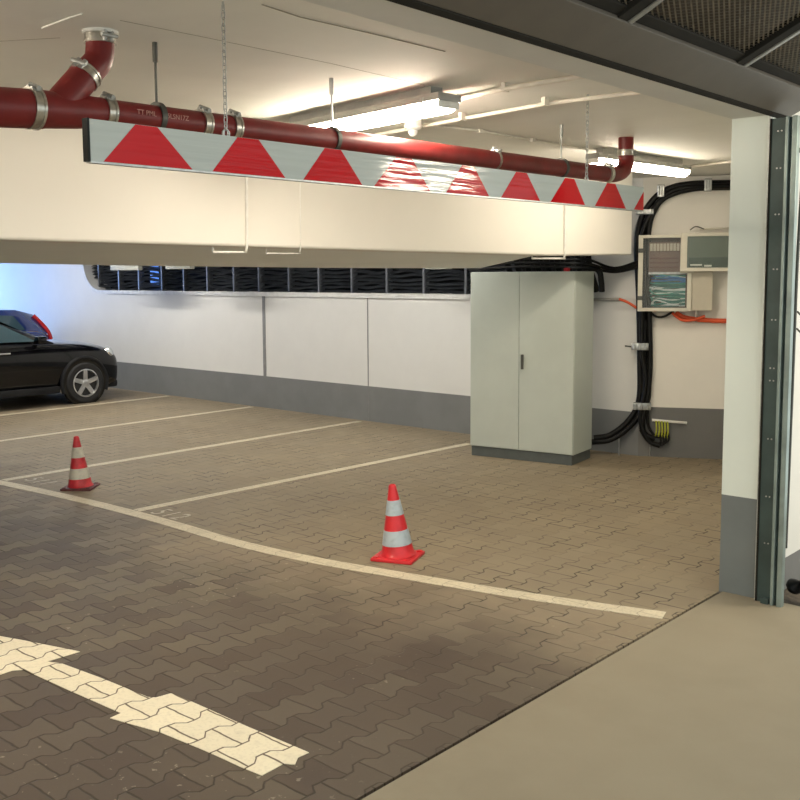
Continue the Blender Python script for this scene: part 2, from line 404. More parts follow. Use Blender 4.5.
# ------------------------------------------------------------ road markings
def flat(name, poly, mat, z=.003):
    bm = bmesh.new(); prism(bm, [(p[0], p[1], .0004) for p in poly], (0, 0, z-.0004)); return mk(name, fix(bm), mat)
def stripe(name, pts, wd, mat, z=.003, n=6):
    P = spline([(x, y, 0) for x, y in pts], n); L = []; Rr = []
    for i, p in enumerate(P):
        d = (P[min(i+1, len(P)-1)]-P[max(i-1, 0)]).normalized(); q = Vector((-d.y, d.x, 0))*wd/2; L.append(p+q); Rr.append(p-q)
    bm = bmesh.new(); a = [bm.verts.new((p.x, p.y, z)) for p in L]; b = [bm.verts.new((p.x, p.y, z)) for p in Rr]
    for i in range(len(a)-1): bm.faces.new((a[i], a[i+1], b[i+1], b[i]))
    r = bmesh.ops.extrude_face_region(bm, geom=bm.faces[:]); 
    for v in [g for g in r['geom'] if isinstance(g, bmesh.types.BMVert)]: v.co.z = .0004
    return mk(name, fix(bm), mat)
tag(stripe('boundary_line', [(-11.2, 4.05), (-9.6, 4.12), (-8.7, 4.20), (-7.7, 4.29), (-6.77, 4.33), (-6.09, 4.33), (-5.4, 4.31), (-4.70, 4.37), (-4.02, 4.50), (-3.16, 4.69), (-2.42, 4.90)], .12, m_line), 'long curving cream boundary line crossing the paving past both cones', 'floor line')
for x0, y0, x1, y1, lb in ((-6.77, 4.40, -6.64, 8.62, 'cream bay line on the paving running to the tall grey cabinet'),
                           (-8.74, 4.27, -8.76, 9.05, 'cream bay line passing just behind the left traffic cone'),
                           (-10.88, 4.10, -10.95, 9.08, 'cream bay line, third one counted away from the grey cabinet'),
                           (-12.90, 4.0, -12.98, 9.08, 'cream bay line on the floor right beside the black car')):
    tag(stripe('parking_line', [(x0, y0), ((x0+x1)/2, (y0+y1)/2), (x1, y1)], .095, m_line), lb, 'floor line', 'parking bay lines')
# arrow made of painted stones
ar = [G(*p) for p in ((0, 636.5), (25, 641), (80, 652), (47, 662), (62, 664), (100, 678), (148, 697.5), (156, 698), (172, 693.5), (205, 708), (245, 726), (309, 753), (298, 758), (295, 765), (284, 764), (262, 776), (240, 767), (205, 751), (160, 732.5), (110, 718.5), (121, 713.5), (70, 691), (24, 670), (12, 671), (0, 675))]
ar += [G(-22, 684), G(-60, 660), G(-40, 632)]
tag(flat('arrow_marking', [(p.x, p.y) for p in ar], m_arrow), 'large cream direction arrow painted on the stones in the foreground', 'floor arrow')
def textmesh(name, s, size, M, mat, parent=None, ext=.0006):
    cu = bpy.data.curves.new(name, 'FONT'); cu.body = s; cu.size = size; cu.extrude = ext; cu.align_x = 'LEFT'
    to = bpy.data.objects.new(name+'_tmp', cu); C.objects.link(to)
    dg = bpy.context.evaluated_depsgraph_get(); me = bpy.data.meshes.new_from_object(to.evaluated_get(dg))
    bpy.data.objects.remove(to); me.transform(M); me.materials.clear(); me.materials.append(mat); me.name = name
    o = bpy.data.objects.new(name, me); C.objects.link(o)
    if parent: o.parent = parent
    return o
def number(txt, at, kx, ky):
    e_ = bpy.data.objects.new('bay_number', None); C.objects.link(e_); e_.location = (at[0], at[1], 0); e_.empty_display_size = .1
    for k, ch in enumerate(txt): textmesh('digit', ch, .27, Matrix.Translation((k*.165*kx, 0, .0022)) @ Matrix.Diagonal((kx, ky, 1, 1)), m_linef, e_)
    return e_
tag(number('512', (-6.63, 4.42), .78, .95), 'faded painted number 512 at the nearer bay corner, right of the left cone', 'floor number', 'bay numbers')
tag(number('511', (-8.62, 4.40), .78, .90), 'faded painted bay number at the corner just left of the left cone', 'floor number', 'bay numbers')

# ------------------------------------------------------------ ceiling lamps
def lamp(name, a, b, strength, label, col=(1, .88, .70), wd=.125):
    a = Vector(a); b = Vector(b); c = (a+b)/2; L = (b-a).length; ang = math.atan2(b.y-a.y, b.x-a.x)
    t = thing(name, label, 'lamp', (c.x, c.y, CZ), ang, 'linear ceiling luminaires')
    bm = bmesh.new(); box(bm, -L/2, L/2, -wd/2, wd/2, -.085, -.045, bev=.01); box(bm, -L/2+.1, L/2-.1, -wd/4, wd/4, -.045, 0)
    mk('housing', fix(bm), m_lamph, t, True)
    bm = bmesh.new(); prof = [(-wd/2+.004, -.085)] + [(-(wd/2-.004)*math.cos(PI*k/10), -.085-.058*math.sin(PI*k/10)) for k in range(1, 10)] + [(wd/2-.004, -.085)]
    n = len(prof); xs = [-L/2+.012, -L/2+.03, L/2-.03, L/2-.012]; sc = [.55, 1, 1, .55]; rings = []
    for x, s_ in zip(xs, sc): rings.append([bm.verts.new((x, y*(.85+.15*s_), -.085+(z+.085)*s_)) for y, z in prof])
    for p, q in zip(rings, rings[1:]):
        for k in range(n): bm.faces.new((p[k], p[(k+1) % n], q[(k+1) % n], q[k]))
    d = mk('diffuser', fix(bm), emis('lamp_glow_%d' % int(strength), col, strength), t, True)
    for x0_, x1_ in ((-L/2, -L/2+.014), (L/2-.014, L/2)):
        bm = bmesh.new(); box(bm, x0_+(.006 if x0_ < 0 else 0), x1_-(0 if x0_ < 0 else .006), -wd*.43, wd*.43, -.121, -.085, bev=.005); mk('end_cap', fix(bm), m_white, t, True)
    for x in (-L/2+.12, L/2-.12):
        B1('clip', (x-.012, x+.012, -wd/2-.006, wd/2+.006, -.092, -.06), m_galv, t)
    return t
ZL = CZ-.12
a = G(450, 108, ZL); b_ = G(286, 139.5, ZL)
lamp('ceiling_lamp', a, b_, L_MAIN, 'long glowing lamp on the ceiling above the middle of the striped sign', wd=.165)
a = G(592, 163, ZL); b_ = G(685, 175, ZL)
lamp('ceiling_lamp', a, b_, L_SIDE, 'glowing lamp on the ceiling behind the right bend of the red pipe')
for i, (x, y) in enumerate(((-9.6, 6.9), (-12.4, 7.0), (-7.2, 7.3), (-15.4, 6.6))):
    lamp('ceiling_lamp', (x-.65, y, 0), (x+.65, y, 0), L_BACK*(1.7 if x < -11 else 1), 'linear lamp hidden behind the cream beam near the ventilation opening', (1, .95, .86))
for i, (x, y) in enumerate(((-4.6, .4), (-4.6, -2.4), (-8.4, -1.0))):
    lamp('ceiling_lamp', (x-.65, y, 0), (x+.65, y, 0), L_AISLE, 'linear lamp out of view over the driving lane in front of the beam')

# lamp outside, under the canopy right of the gate: its reflection shows in the striped sign
struct(B1('ceiling.002', (-2.12, 3.2, 5.75, 8.6, 2.9, 3.02), m_ceil), 'canopy ceiling outside the gate, out of view', 'ceiling')
o_ = lamp('ceiling_lamp', (.55, 6.75, 0), (.55, 8.05, 0), L_OUT, 'linear lamp under the canopy outside the gate, out of view'); o_.location.z = 2.9
# sensor beside lamp
p = G(413, 131, CZ-.07); t = thing('motion_sensor', 'small white round motion sensor on the ceiling just below the first lamp', 'sensor', (p.x, p.y, CZ))
bm = bmesh.new(); lathe(bm, [(.055, -.0), (.055, -.05), (.045, -.062), (.03, -.066)][::-1], 24); mk('sensor_base', fix(bm), m_white, t, True)
bm = bmesh.new(); lathe(bm, [(.008, -.105), (.022, -.095), (.028, -.08), (.028, -.066)], 20); mk('lens', fix(bm), m_white, t, True)

# conduits on the ceiling
def conduit(pix, z, r, label, clips, mat=m_conduit):
    pts = [G(x, y, z) for x, y in pix]; t = thing('conduit', label, 'conduit', pts[0]); off = pts[0]
    T1('tube', [p-off for p in pts], r, mat, t)
    for x, y in clips:
        c = G(x, y, z)-off; bm = bmesh.new(); box(bm, c.x-.012, c.x+.012, c.y-.02, c.y+.02, c.z-.014, CZ-off.z); mk('clip', fix(bm), m_conduit, t)
    return t
conduit([(376, 135), (440, 123), (500, 112), (545, 104), (608, 96), (650, 91)], CZ-.03, .012, 'pale cable conduit slanting from the first lamp to the pillar lintel', [(462, 118), (545, 103)])
conduit([(452, 101), (503, 89), (545, 82), (590, 75)], CZ-.03, .013, 'pale conduit on the ceiling from the end of the first lamp', [(457, 100), (505, 89)])
conduit([(425, 124), (480, 131), (535, 141), (586, 149)], CZ-.012, .009, 'thin pale ceiling conduit running between the two lamps', [(480, 131), (533, 140)])
conduit([(686, 167), (720, 163), (745, 160)], CZ-.02, .012, 'pale conduit running right from the second lamp', [])
p0 = G(88, 17, CZ-.01); 
tag(T1('ceiling_wire', spline([G(42, 28, CZ-.012), G(66, 19, CZ-.012), G(82, 14, CZ-.004)]), .0035, m_white), 'thin white wire on the ceiling left of the red pipe stub', 'wire')
# joint lines in the ceiling
for q, w_ in ((((120, 20), (200, 36), (330, 63), (425, 85)), .0022), (((262, 4), (300, 16.5), (380, 35), (445, 51)), .004), (((-20, 42), (60, 37.5)), .0022)):
    o = T1('trim_8', [G(x, y, CZ+.001) for x, y in q], w_, simple('ceiling_joint', (.30, .27, .22), .8)); struct(o)

# ------------------------------------------------------------ red drain pipe
XP = -3.525
base = PX(20, 108, XP)
drain = thing('drain_pipe', 'dark red cast drain pipe hung under the ceiling behind the striped sign', 'pipe', (XP, base.y, base.z))
org = Vector((XP, base.y, base.z))
def L_(px, py, X=XP): return PX(px, py, X)-org
pL = L_(-40, 105); pJ = L_(38, 109); pW = L_(112, 113.5); pR = L_(618, 176.5)
# straighten: same X, heights follow the photo gently
pL = pJ + (pL-pJ).normalized()*5.4; pE = L_(627, 166)
T1('pipe_run', [pL, pJ+Vector((0, .01, 0))], .073, m_redpipe, drain, 24)
T1('branch_fitting', [pJ, L_(75, 111.5), pW+Vector((0, -.01, 0))], [.072, .066, .056], m_redpipe, drain, 24)
pC = L_(84, 77); pTop = L_(100, 27)
T1('branch_arm', [L_(52, 114), L_(69, 94), pC], .060, m_redpipe, drain, 24)
T1('bend', spline([pC, L_(91, 69.5), L_(98, 61), L_(100, 50), L_(100, 38), pTop], 6), .055, m_redpipe, drain, 24)
T1('pipe_run', [pW, L_(330, 139.8), L_(592, 172.2)], .054, m_redpipe, drain, 24)
T1('bend', spline([L_(592, 172.2), L_(612, 174.5), L_(622, 171.5), L_(626, 163), L_(626, 152)], 6), .054, m_redpipe, drain, 24)
T1('riser', [L_(626, 153), L_(626, 130)], .053, m_redpipe, drain, 24)
def coupling(p, d, r, wd=.04):
    d = d.normalized(); bm = bmesh.new(); n = 24
    z = d; x = z.cross(Vector((1, 0, 0))); x = x.normalized() if x.length > .1 else Vector((0, 1, 0)); y = z.cross(x)
    M = Matrix((( x.x, y.x, z.x, p.x), (x.y, y.y, z.y, p.y), (x.z, y.z, z.z, p.z), (0, 0, 0, 1)))
    h = wd/2
    lathe(bm, [(r+.002, -h), (r+.007, -h), (r+.007, -h*.55), (r+.003, -h*.5), (r+.003, h*.5), (r+.007, h*.55), (r+.007, h), (r+.002, h)], 28, M=M)
    o = mk('coupling', fix(bm), m_steel, drain, True)
    # tightening lug on the upper side
    up = Vector((.35, 0, 1)); up = (up - z*up.dot(z)); 
    if up.length < .3: up = Vector((1, -.6, 0))
    up.normalize(); q = p+up*(r+.012); side = z.cross(up).normalized()
    bm = bmesh.new(); tube(bm, [q-side*.035, q+side*.035], .008, 8)
    for s_ in (-1, 1): tube(bm, [q-z*.02+side*.014*s_-up*.01, q+z*.02+side*.014*s_-up*.01], .011, 8)
    mk('bolt', fix(bm), m_galv, o, True)
ydir = (pR-pW)
coupling(L_(32, 108.5), ydir, .072, .042); coupling(L_(85.5, 75.5), L_(92, 68)-L_(76, 86), .057, .034); coupling(L_(100, 38), Vector((0, 0, 1)), .056, .045)
coupling(L_(106, 112.5), ydir, .057); coupling(L_(202, 124), ydir, .056); coupling(L_(232, 127.5), ydir, .056)
coupling(L_(606, 174), ydir, .057); coupling(L_(626, 153), Vector((0, 0, 1)), .056); coupling(L_(494, 160), ydir, .054, .012)
bm = bmesh.new(); lathe(bm, [(.066, -.012), (.070, -.008), (.070, 0)], 28, M=Matrix.Translation((pTop.x, pTop.y, CZ-org.z-.001))); mk('ceiling_collar', fix(bm), m_white, drain, True)
for px, py, pt in ((157, 117.5, 42), (332, 139.5, 60), (561, 168, 100)):
    c = L_(px, py); bm = bmesh.new(); lathe(bm, [(.056, -.012), (.062, -.012), (.062, .012), (.056, .012)], 24, M=Matrix.Translation(c) @ Matrix.Rotation(PI/2, 4, 'X'))
    mk('hanger_clamp', fix(bm), m_rod, drain, True)
    bm = bmesh.new(); tube(bm, [c+Vector((0, 0, .055)), Vector((c.x, c.y, CZ-org.z-.001))], .0055, 8); tube(bm, [Vector((c.x, c.y, CZ-org.z-.08)), Vector((c.x, c.y, CZ-org.z-.001))], .011, 8)
    mk('hanger_rod', fix(bm), m_rod if px < 300 else m_galv, drain, True)
q = L_(141, 116); 
for tx_, dy_ in (('TT PML', -.055), ('35LSN17Z', .075)): textmesh('pipe_lettering', tx_, .028, Matrix.Translation((q.x+.056, q.y+dy_, q.z-.004)) @ Matrix.Rotation(PI/2, 4, 'Z') @ Matrix.Rotation(PI/2, 4, 'X'), m_text, drain)

# ------------------------------------------------------------ striped clearance sign
XS = -2.82
sl = PX(89.5, 139, XS); sr = PX(643.5, 198.5, XS); 
zb0, zt0 = PX(88, 160.5, XS).z, PX(88, 118.3, XS).z; zb1, zt1 = PX(643, 210.5, XS).z, PX(643, 187.3, XS).z
y0, y1 = sl.y, sr.y
def zb(y): return zb0+(zb1-zb0)*(y-y0)/(y1-y0)
def zt(y): return zt0+(zt1-zt0)*(y-y0)/(y1-y0)
sign = thing('clearance_sign', 'long white height limit board with red trapezoids hanging on chains', 'sign', (XS, y0, zb0))
def sv(y, z, dx=0): return Vector((dx, y-y0, z-zb0))
bm = bmesh.new(); prism(bm, [sv(y0, zb(y0)), sv(y1, zb(y1)), sv(y1, zt(y1)), sv(y0, zt(y0))], (-.022, 0, 0)); mk('panel', fix(bm), m_sign_w, sign)
bm = bmesh.new(); prism(bm, [sv(y0-.008, zb(y0)-.002, .003), sv(y0, zb(y0)-.002, .003), sv(y0, zt(y0)+.002, .003), sv(y0-.008, zt(y0)+.002, .003)], (-.03, 0, 0)); mk('end_cap', fix(bm), m_signback, sign)
bm = bmesh.new(); prism(bm, [sv(y0, zb(y0)-.006, .002), sv(y1, zb(y1)-.006, .002), sv(y1, zb(y1), .002), sv(y0, zb(y0), .002)], (-.026, 0, 0)); mk('bottom_rail', fix(bm), m_galv, sign)
def ysign(px):
    fr_ = (px-88)/(643-88); return PX(px, 160+50*fr_-12, XS).y
for bl, br, tl, tr_ in ((103, 192, 136, 158), (212, 285, 238, 259), (303, 362, 325, 341), (374, 430, 396, 412), (446, 489, 462, 474), (501, 540, 516, 526.5), (550.5, 585, 565, 574), (595, 626, 607, 615)):
    a, b, c, d = ysign(bl), ysign(br), ysign(tr_), ysign(tl)
    bm = bmesh.new(); prism(bm, [sv(a, zb(a)+.001, .0012), sv(b, zb(b)+.001, .0012), sv(c, zt(c)-.001, .0012), sv(d, zt(d)-.001, .0012)], (-.001, 0, 0)); mk('red_trapezoid', fix(bm), m_sign_r, sign)
a, b = ysign(634), y1
bm = bmesh.new(); prism(bm, [sv(a, zb(a)+.001, .0012), sv(b, zb(b)+.001, .0012), sv(b, zb(b)+.11, .0012)], (-.001, 0, 0)); mk('red_trapezoid', fix(bm), m_sign_r, sign)
# chains
def chain(px, pyb, label):
    p = PX(px, pyb, XS+.0); x, y = XS-.012, p.y
    ztop = CZ-.002; zlo = zt(y)-.006; LH = .031; pitch = .0225; n = int((ztop-zlo)/pitch)
    bm = bmesh.new()
    for k in range(n):
        zc = zlo+.018+pitch*k; pts = []
        for j in range(14):
            a_ = 2*PI*j/14; sx = .0068*math.cos(a_); sz = (LH/2-.0068)*(1 if math.sin(a_) > 0 else -1)*(0 if abs(math.sin(a_)) < .01 else 1)+.0068*math.sin(a_)
            pts.append((x+(sx if k % 2 else 0), y+(0 if k % 2 else sx), zc+sz))
        tube(bm, pts, .0018, 6, closed=True)
    tube(bm, [(x, y, zlo+.018+pitch*(n-1)), (x, y, ztop)], .004, 8)
    o = mk('hanging_chain', fix(bm), m_galv, None, True); o.data.transform(Matrix.Translation((-x, -y, -ztop))); o.location = (x, y, ztop)
    tag(o, label, 'chain', 'chains holding the striped sign')
    # shackle holding the sign
    T1('shackle', [(-.0, -.014, zlo-ztop-.02), (0, -.014, zlo-ztop+.02), (0, 0, zlo-ztop+.035), (0, .014, zlo-ztop+.02), (0, .014, zlo-ztop-.02)], .0035, m_galv, o)
chain(228, 132, 'steel chain holding the left end of the striped sign, in front of red pipe')
chain(588.5, 182, 'steel chain holding the right end of the striped sign, near the pipe bend')

# ------------------------------------------------------------ conduits on the beam
def beam_conduit(pix, r, label):
    pts = [BF(x, y, .016) for x, y in pix]; o = T1('conduit', spline(pts, 5), r, m_white); tag(o, label, 'conduit', 'conduits clipped to the cream beam'); return o
def bc(px, ytop, ybot, dx, label, r=.010):
    top = BF(px, ytop, .014); bot = BF(px, ybot, .014); top.z = CZ-.001
    k = BF(px, ybot+2, -.03); e_ = BF(px+dx, ybot+2.5, -.06); 
    under = bot.z-.035
    pts = [top, bot, Vector((bot.x, bot.y, under+.012))-bn*.012, Vector((k.x, k.y, under)), Vector((e_.x, e_.y, under-.0)), Vector((e_.x, e_.y, under+.03))]
    tag(T1('conduit', pts, r, m_white), label, 'conduit', 'conduits clipped to the cream beam')
bc(247, 160, 247, -34, 'white conduit down the beam, bent left under its edge, left of middle', .009)
bc(300.5, 165, 248.5, -34, 'thin conduit down the beam under the second red trapezoid', .0045)
bc(565, 205, 254.5, -33, 'white conduit down the beam above the tall grey cabinet', .009)

# fixtures peeping out below the soffit
for px0, px1, lb in ((110, 138, 'rounded pale cable duct hanging below the soffit at the left end of the louvres'), (165, 190, 'pale cable duct hanging below the soffit over the louvres left of centre'), (425, 448, 'pale cable duct hanging below the soffit over the louvres near the cabinet')):
    a = PY(px0, 266.5 if px0 < 400 else 267, 8.2 if px0 < 400 else 8.4); b = PY(px1, 266.5 if px0 < 400 else 267, 8.2 if px0 < 400 else 8.4)
    zlow = PY(px0, 270.5 if px0 < 120 else 269.3, a.y).z
    bm = bmesh.new(); box(bm, a.x, b.x, a.y, a.y+.08, zlow, CZ-.001, bev=.012); tag(mk('cable_duct', fix(bm), m_duct, None, True), lb, 'cable duct')

# ------------------------------------------------------------ louvres
bars = [ox0+.02] + [PY(px, 280, YB+.12).x for px in (100, 120, 140, 163, 185, 208.5, 235, 260, 290, 320, 353, 388, 425, 467)] + [-6.55]
for i in range(len(bars)-1):
    x0, x1 = bars[i], bars[i+1]
    nm = ['leftmost, cut by the rounded end of the opening', 'second from the rounded end', 'third from the rounded end', 'with the strip of blue daylight showing through', 'just right of the blue daylight strip', 'sixth from the rounded end', 'seventh from the rounded end', 'just left of the grey wall joint', 'just right of the grey wall joint', 'tenth from the rounded end', 'above the thin wall joint, left part', 'above the thin wall joint, right part', 'third one left of the tall cabinet', 'next to last before the tall cabinet', 'last one, touching the tall cabinet edge'][min(i, 14)]
    g = thing('louvre_panel', 'dark louvre panel in the ventilation opening, ' + nm, 'ventilation louvre', ((x0+x1)/2, YB+.14, oz0), 0, 'dark louvres in the ventilation opening')
    hw = (x1-x0)/2; bm = bmesh.new(); zt_ = .62; nn = 12
    zb_ = .01 if i else .26
    for k in range(nn):
        z = .02+k*.05 + random.uniform(-.008, .008)
        if i == 0 and z < .2: continue
        segs = 8; ph = random.uniform(0, 6); am = random.uniform(.004, .016); pv = []
        for j in range(segs+1):
            xx = -hw+.015+(2*hw-.03)*j/segs; dz = am*math.sin(ph+j*.8)
            pv.append([bm.verts.new((xx, yy, z+dz+zz)) for yy, zz in ((-.03, -.012), (.03, .022), (.034, .017), (-.026, -.017))])
        for p, q in zip(pv, pv[1:]):
            for s_ in range(4): bm.faces.new((p[s_], p[(s_+1) % 4], q[(s_+1) % 4], q[s_]))
        bm.faces.new(pv[0]); bm.faces.new(pv[-1][::-1])
    mk('slats', fix(bm), m_slat, g)
    B1('post', (hw-.016, hw+.016, -.05, .05, .0, zt_), m_slatp, g)
    if i == 3:
        B1('daylight_gap', (-hw*.45, hw*.2, .06, .08, .1, .6), m_blue, g)

# ------------------------------------------------------------ grey cabinet
cL = Vector((-6.21, 8.07, 0)); cN = Vector((-5.08, 8.25, 0)); cdv = (cN-cL); cw = cdv.length; ca = math.atan2(cdv.y, cdv.x)
cab = thing('switch_cabinet', 'tall pale grey two-door steel cabinet on a dark plinth by the wall', 'cabinet', cL, ca)
dp = .5; ht = 1.905
B1('body', (0, cw, .02, dp, .1, ht), m_cab, cab, .006)
B1('plinth', (.012, cw-.012, .012, dp-.01, 0, .1), m_plinth, cab, .004)
dl = B1('door', (.004, cw/2-.018, 0, .0195, .108, ht-.006), m_cab, cab, .003)
dr = B1('door', (cw/2-.013, cw-.004, 0, .0195, .108, ht-.006), m_cab, cab, .003)
B1('handle', (cw/2+.012, cw/2+.038, -.018, -.0005, .93, 1.08), m_handle, dr, .006)
B1('red_light', (cw-.16, cw-.11, .1, .15, ht, ht+.035), simple('red_plastic', (.6, .02, .03), .4), cab, .008)['label'] = 'small red knob on cabinet top'
# black cables above the cabinet
bmx = None
def cab_top(s, y, z): return cab_M @ Vector((s, y, z))
cab_M = Matrix.Translation(cL) @ Matrix.Rotation(ca, 4, 'Z')
# hatch with hanging cables
random.seed(3)
for k in range(9):
    x = .12+k*.115; pts = spline([cab_top(x+.05, .72, 1.70), cab_top(x, .62, 1.98), cab_top(x+random.uniform(-.05, .05), .58, 2.2), cab_top(x+random.uniform(-.05, .05), .75, 2.55)], 6)
    tag(T1('power_cable', pts, .034, m_black), 'thick black cable rising behind the tall grey cabinet', 'cable', 'black cables rising behind the grey cabinet')
for k, (zz, lb) in enumerate(((1.95, 'lower'), (1.99, 'middle'), (2.03, 'upper'))):
    pts = spline([cab_top(-.35, .60+.03*k, zz-.02), cab_top(0, .50, zz), cab_top(.35, .47+.02*k, zz+.01), cab_top(.8, .5, zz), cab_top(1.1, .45, zz-.01), W(614, 272-2*k, .05), W(640, 267-3*k, .07)], 6)
    tag(T1('power_cable', pts, .014, m_black), lb+' black cable lying across the back of the grey cabinet top to the wall', 'cable', 'black cables crossing to the wall')
pts = spline([cab_top(1.0, .55, 1.95), cab_top(1.16, .56, 1.92), cab_top(1.19, .58, 1.80), cab_top(1.19, .60, 1.70)], 6)
tag(T1('power_cable', pts, .03, m_black), 'black cable dropping behind the right edge of the grey cabinet', 'cable')

# ------------------------------------------------------------ cables on the right wall
cab_top = None
def wall_cable(pix, r, off, label, mat=m_black, grp='black cables climbing the right wall', name='power_cable', cat='cable', n=6):
    pts = [W(x, y, off) for x, y in pix]; return tag(T1(name, spline(pts, n), r, mat), label, cat, grp)
G1 = 'one of the thick black cables bundled up the wall left of the fuse box'
wall_cable([(900, 180), (760, 182), (728, 183), (690, 184), (668, 189), (652, 201), (640, 222), (637, 250), (639, 300), (640, 360), (639, 400), (628, 421), (610, 435), (594, 438)], .031, .03, G1+', outermost')
wall_cable([(900, 180), (760, 187), (728, 187), (692, 188.5), (672, 193), (656, 206), (645, 226), (643, 250), (644, 300), (644.5, 360), (642, 404), (632, 424), (612, 439), (592, 442)], .031, .035, G1+', second')
wall_cable([(900, 180), (760, 184), (728, 186), (694, 187), (672, 191), (657, 206), (649, 228), (648.5, 260), (649, 300), (650, 340), (650, 370), (647, 402), (642, 422), (645, 434), (655, 439)], .028, .07, G1+', third')
wall_cable([(700, 188), (680, 192), (662, 200), (650, 215), (642, 235), (640.5, 262), (642, 300), (642, 350), (646, 380), (643, 402), (640, 420), (648, 440), (660, 446)], .024, .085, G1+', front')
wall_cable([(646, 320), (650, 350), (650, 392), (648, 405), (648, 425), (657, 437), (668, 432)], .014, .05, 'thin black cable beside the bundle ending at the earth bar')
def strap(pix, off, dims, label):
    c = W(*pix, off); bm = bmesh.new(); wd, h, dpth = dims
    M = Matrix.Translation(c) @ Matrix.Rotation(math.atan2(rd.y, rd.x), 4, 'Z')
    box(bm, -wd/2, wd/2, -dpth/2, dpth/2, -h/2, h/2, bev=.006, M=M)
    for s_ in (-.33, 0, .33): tube(bm, [M @ Vector((wd*s_, -dpth/2-.012, -h*.35)), M @ Vector((wd*s_, -dpth/2-.012, h*.35))], .012, 8)
    tag(mk('cable_clamp', fix(bm), m_galv, None, True), label, 'cable clamp', 'metal clamps round the black cables')
strap((645, 212), .08, (.17, .05, .10), 'metal clamp at the upper bend of the black cables, right end of the sign')
strap((661, 191), .08, (.07, .12, .10), 'metal clamp on the curve where the black cables turn along the ceiling')
strap((708, 185), .08, (.07, .12, .10), 'metal clamp on the horizontal black cables right beside the pillar top')
strap((640, 346.5), .08, (.17, .07, .10), 'metal clamp on the black cables midway below the fuse box')
strap((642, 406), .08, (.18, .07, .10), 'metal clamp on the black cables where they spread near the floor')
tag(T1('clamp_pin', [W(625, 346, .05), W(634, 347, .05)], .008, m_rod), 'short dark pin sticking left from the middle cable clamp', 'pin')
# earth bar and wires
eb = thing('earth_bar', 'pale metal earthing bar with green yellow wires low on the wall', 'earth bar', W(653, 420, .03))
eo = W(653, 420, .03)
bm = bmesh.new(); tube(bm, [W(652, 420, .04)-eo, W(687, 423, .04)-eo], .014, 8)
for k in range(6): tube(bm, [W(667+k*3.2, 421.3+k*.25, .04)-eo, W(667+k*3.2, 421.3+k*.25, .062)-eo], .008, 8)
mk('bar', fix(bm), m_white, eb, True)
for k in range(5): T1('wire', spline([W(656+k*2.9, 420.8+k*.2, .06)-eo, W(656.5+k*2.9, 430, .075)-eo, W(655.5+k*2.9, 436+k*.5, .06)-eo], 4), .008, m_gy, eb)
for k in range(4): tag(T1('earth_cable', spline([W(668-k*2.5, 433, .06), W(668-k*2.6, 441+k*.7, .07), W(657-k*1.5, 446-k*1.5, .06), W(647-k, 441-k*2, .05), W(640, 430-k*2, .045)], 5), .010, m_black), 'thin black cable looping under the earth bar', 'cable', 'black loops under the earth bar')
for px, lb in ((619, 'left'), (650, 'right')):
    tag(T1('cable_stub', [W(px, 437, .012), W(px, 456, .012)], .006, m_galv), 'thin pale metal rod on the wall foot, the %s one below the cables' % lb, 'rod')
# grey tube + orange conduits
tag(T1('conduit', [PY(590, 299.5, YB-.02), PY(620, 299.5, YB-.02)], .018, m_lamph), 'short grey tube on the wall between grey cabinet and cables', 'conduit')
wall_cable([(619, 299), (627, 302), (637, 308)], .014, .03, 'thin orange conduit crossing towards the black cables', m_orange, None, 'orange_conduit', 'conduit')
wall_cable([(676, 312), (683, 317), (694, 319), (710, 320.5), (735, 321), (860, 322)], .024, .06, 'thick orange corrugated conduit under the fuse box', m_orange, None, 'orange_conduit', 'conduit')
wall_cable([(672, 313), (682, 320), (693, 320), (705, 316)], .014, .10, 'short orange conduit curling just below the fuse box', m_orange, None, 'orange_conduit', 'conduit')
wall_cable([(648, 309), (655, 316), (664, 316.5), (674, 311)], .012, .08, 'black cable looping under the fuse box', m_black, None)
tag(T1('pipe_stub', [W(696, 311, .06), W(696, 322, .06)], .012, m_steel), 'small brass coloured stub below the fuse box', 'pipe stub')
# ------------------------------------------------------------ fuse boxes
wa = math.atan2(rd.y, rd.x)
def wallbox(name, x0, y0p, x1, y1p, dpth, label, cat):
    o = W(x0, y1p, .0); t = thing(name, label, cat, o, wa); P1 = W(x1, y0p, 0); wd = (Vector((P1.x, P1.y, 0))-Vector((o.x, o.y, 0))).length; h = W(x0, y0p, 0).z-o.z
    return t, wd, h
fb_, fw, fh = wallbox('fuse_box', 639, 237, 713, 309.5, .2, 'open-looking pale fuse box with clear cover and blue green wires', 'fuse box')
for dims, nm in (((0, fw, -.02, -.001, 0, fh), 'back'),): B1('housing_back', dims, m_boxs, fb_)
coverw = fw*.70
bm = bmesh.new(); box(bm, 0, .015, -.2, -.02, 0, fh); box(bm, 0, fw, -.2, -.02, 0, .015); box(bm, 0, fw, -.2, -.02, fh-.015, fh); box(bm, fw-.015, fw, -.2, -.02, .015, fh-.015); box(bm, coverw, fw-.015, -.2, -.02, .015, fh-.015)
mk('housing', fix(bm), m_boxs, fb_)
bm = bmesh.new(); e1 = -.225; e0 = -.201
box(bm, -.01, .035, e1, e0, -.01, fh+.01, bev=.004); box(bm, coverw-.03, coverw+.012, e1, e0, -.01, fh*.50, bev=.004); box(bm, coverw-.10, coverw+.03, e1, e0, fh*.50, fh+.01, bev=.004)
box(bm, .035, coverw-.03, e1, e0, -.01, .025, bev=.004); box(bm, .035, coverw-.10, e1, e0, fh-.02, fh+.01, bev=.004)
cv = mk('cover', fix(bm), m_box, fb_)
for z in (.13, .63): B1('hinge', (-.012, .035, -.24, -.2255, fh*z/.78-.02, fh*z/.78+.02), m_handle, fb_, .004)
B1('inner_back', (.015, coverw, -.06, -.021, .015, fh-.015), m_boxin, fb_)
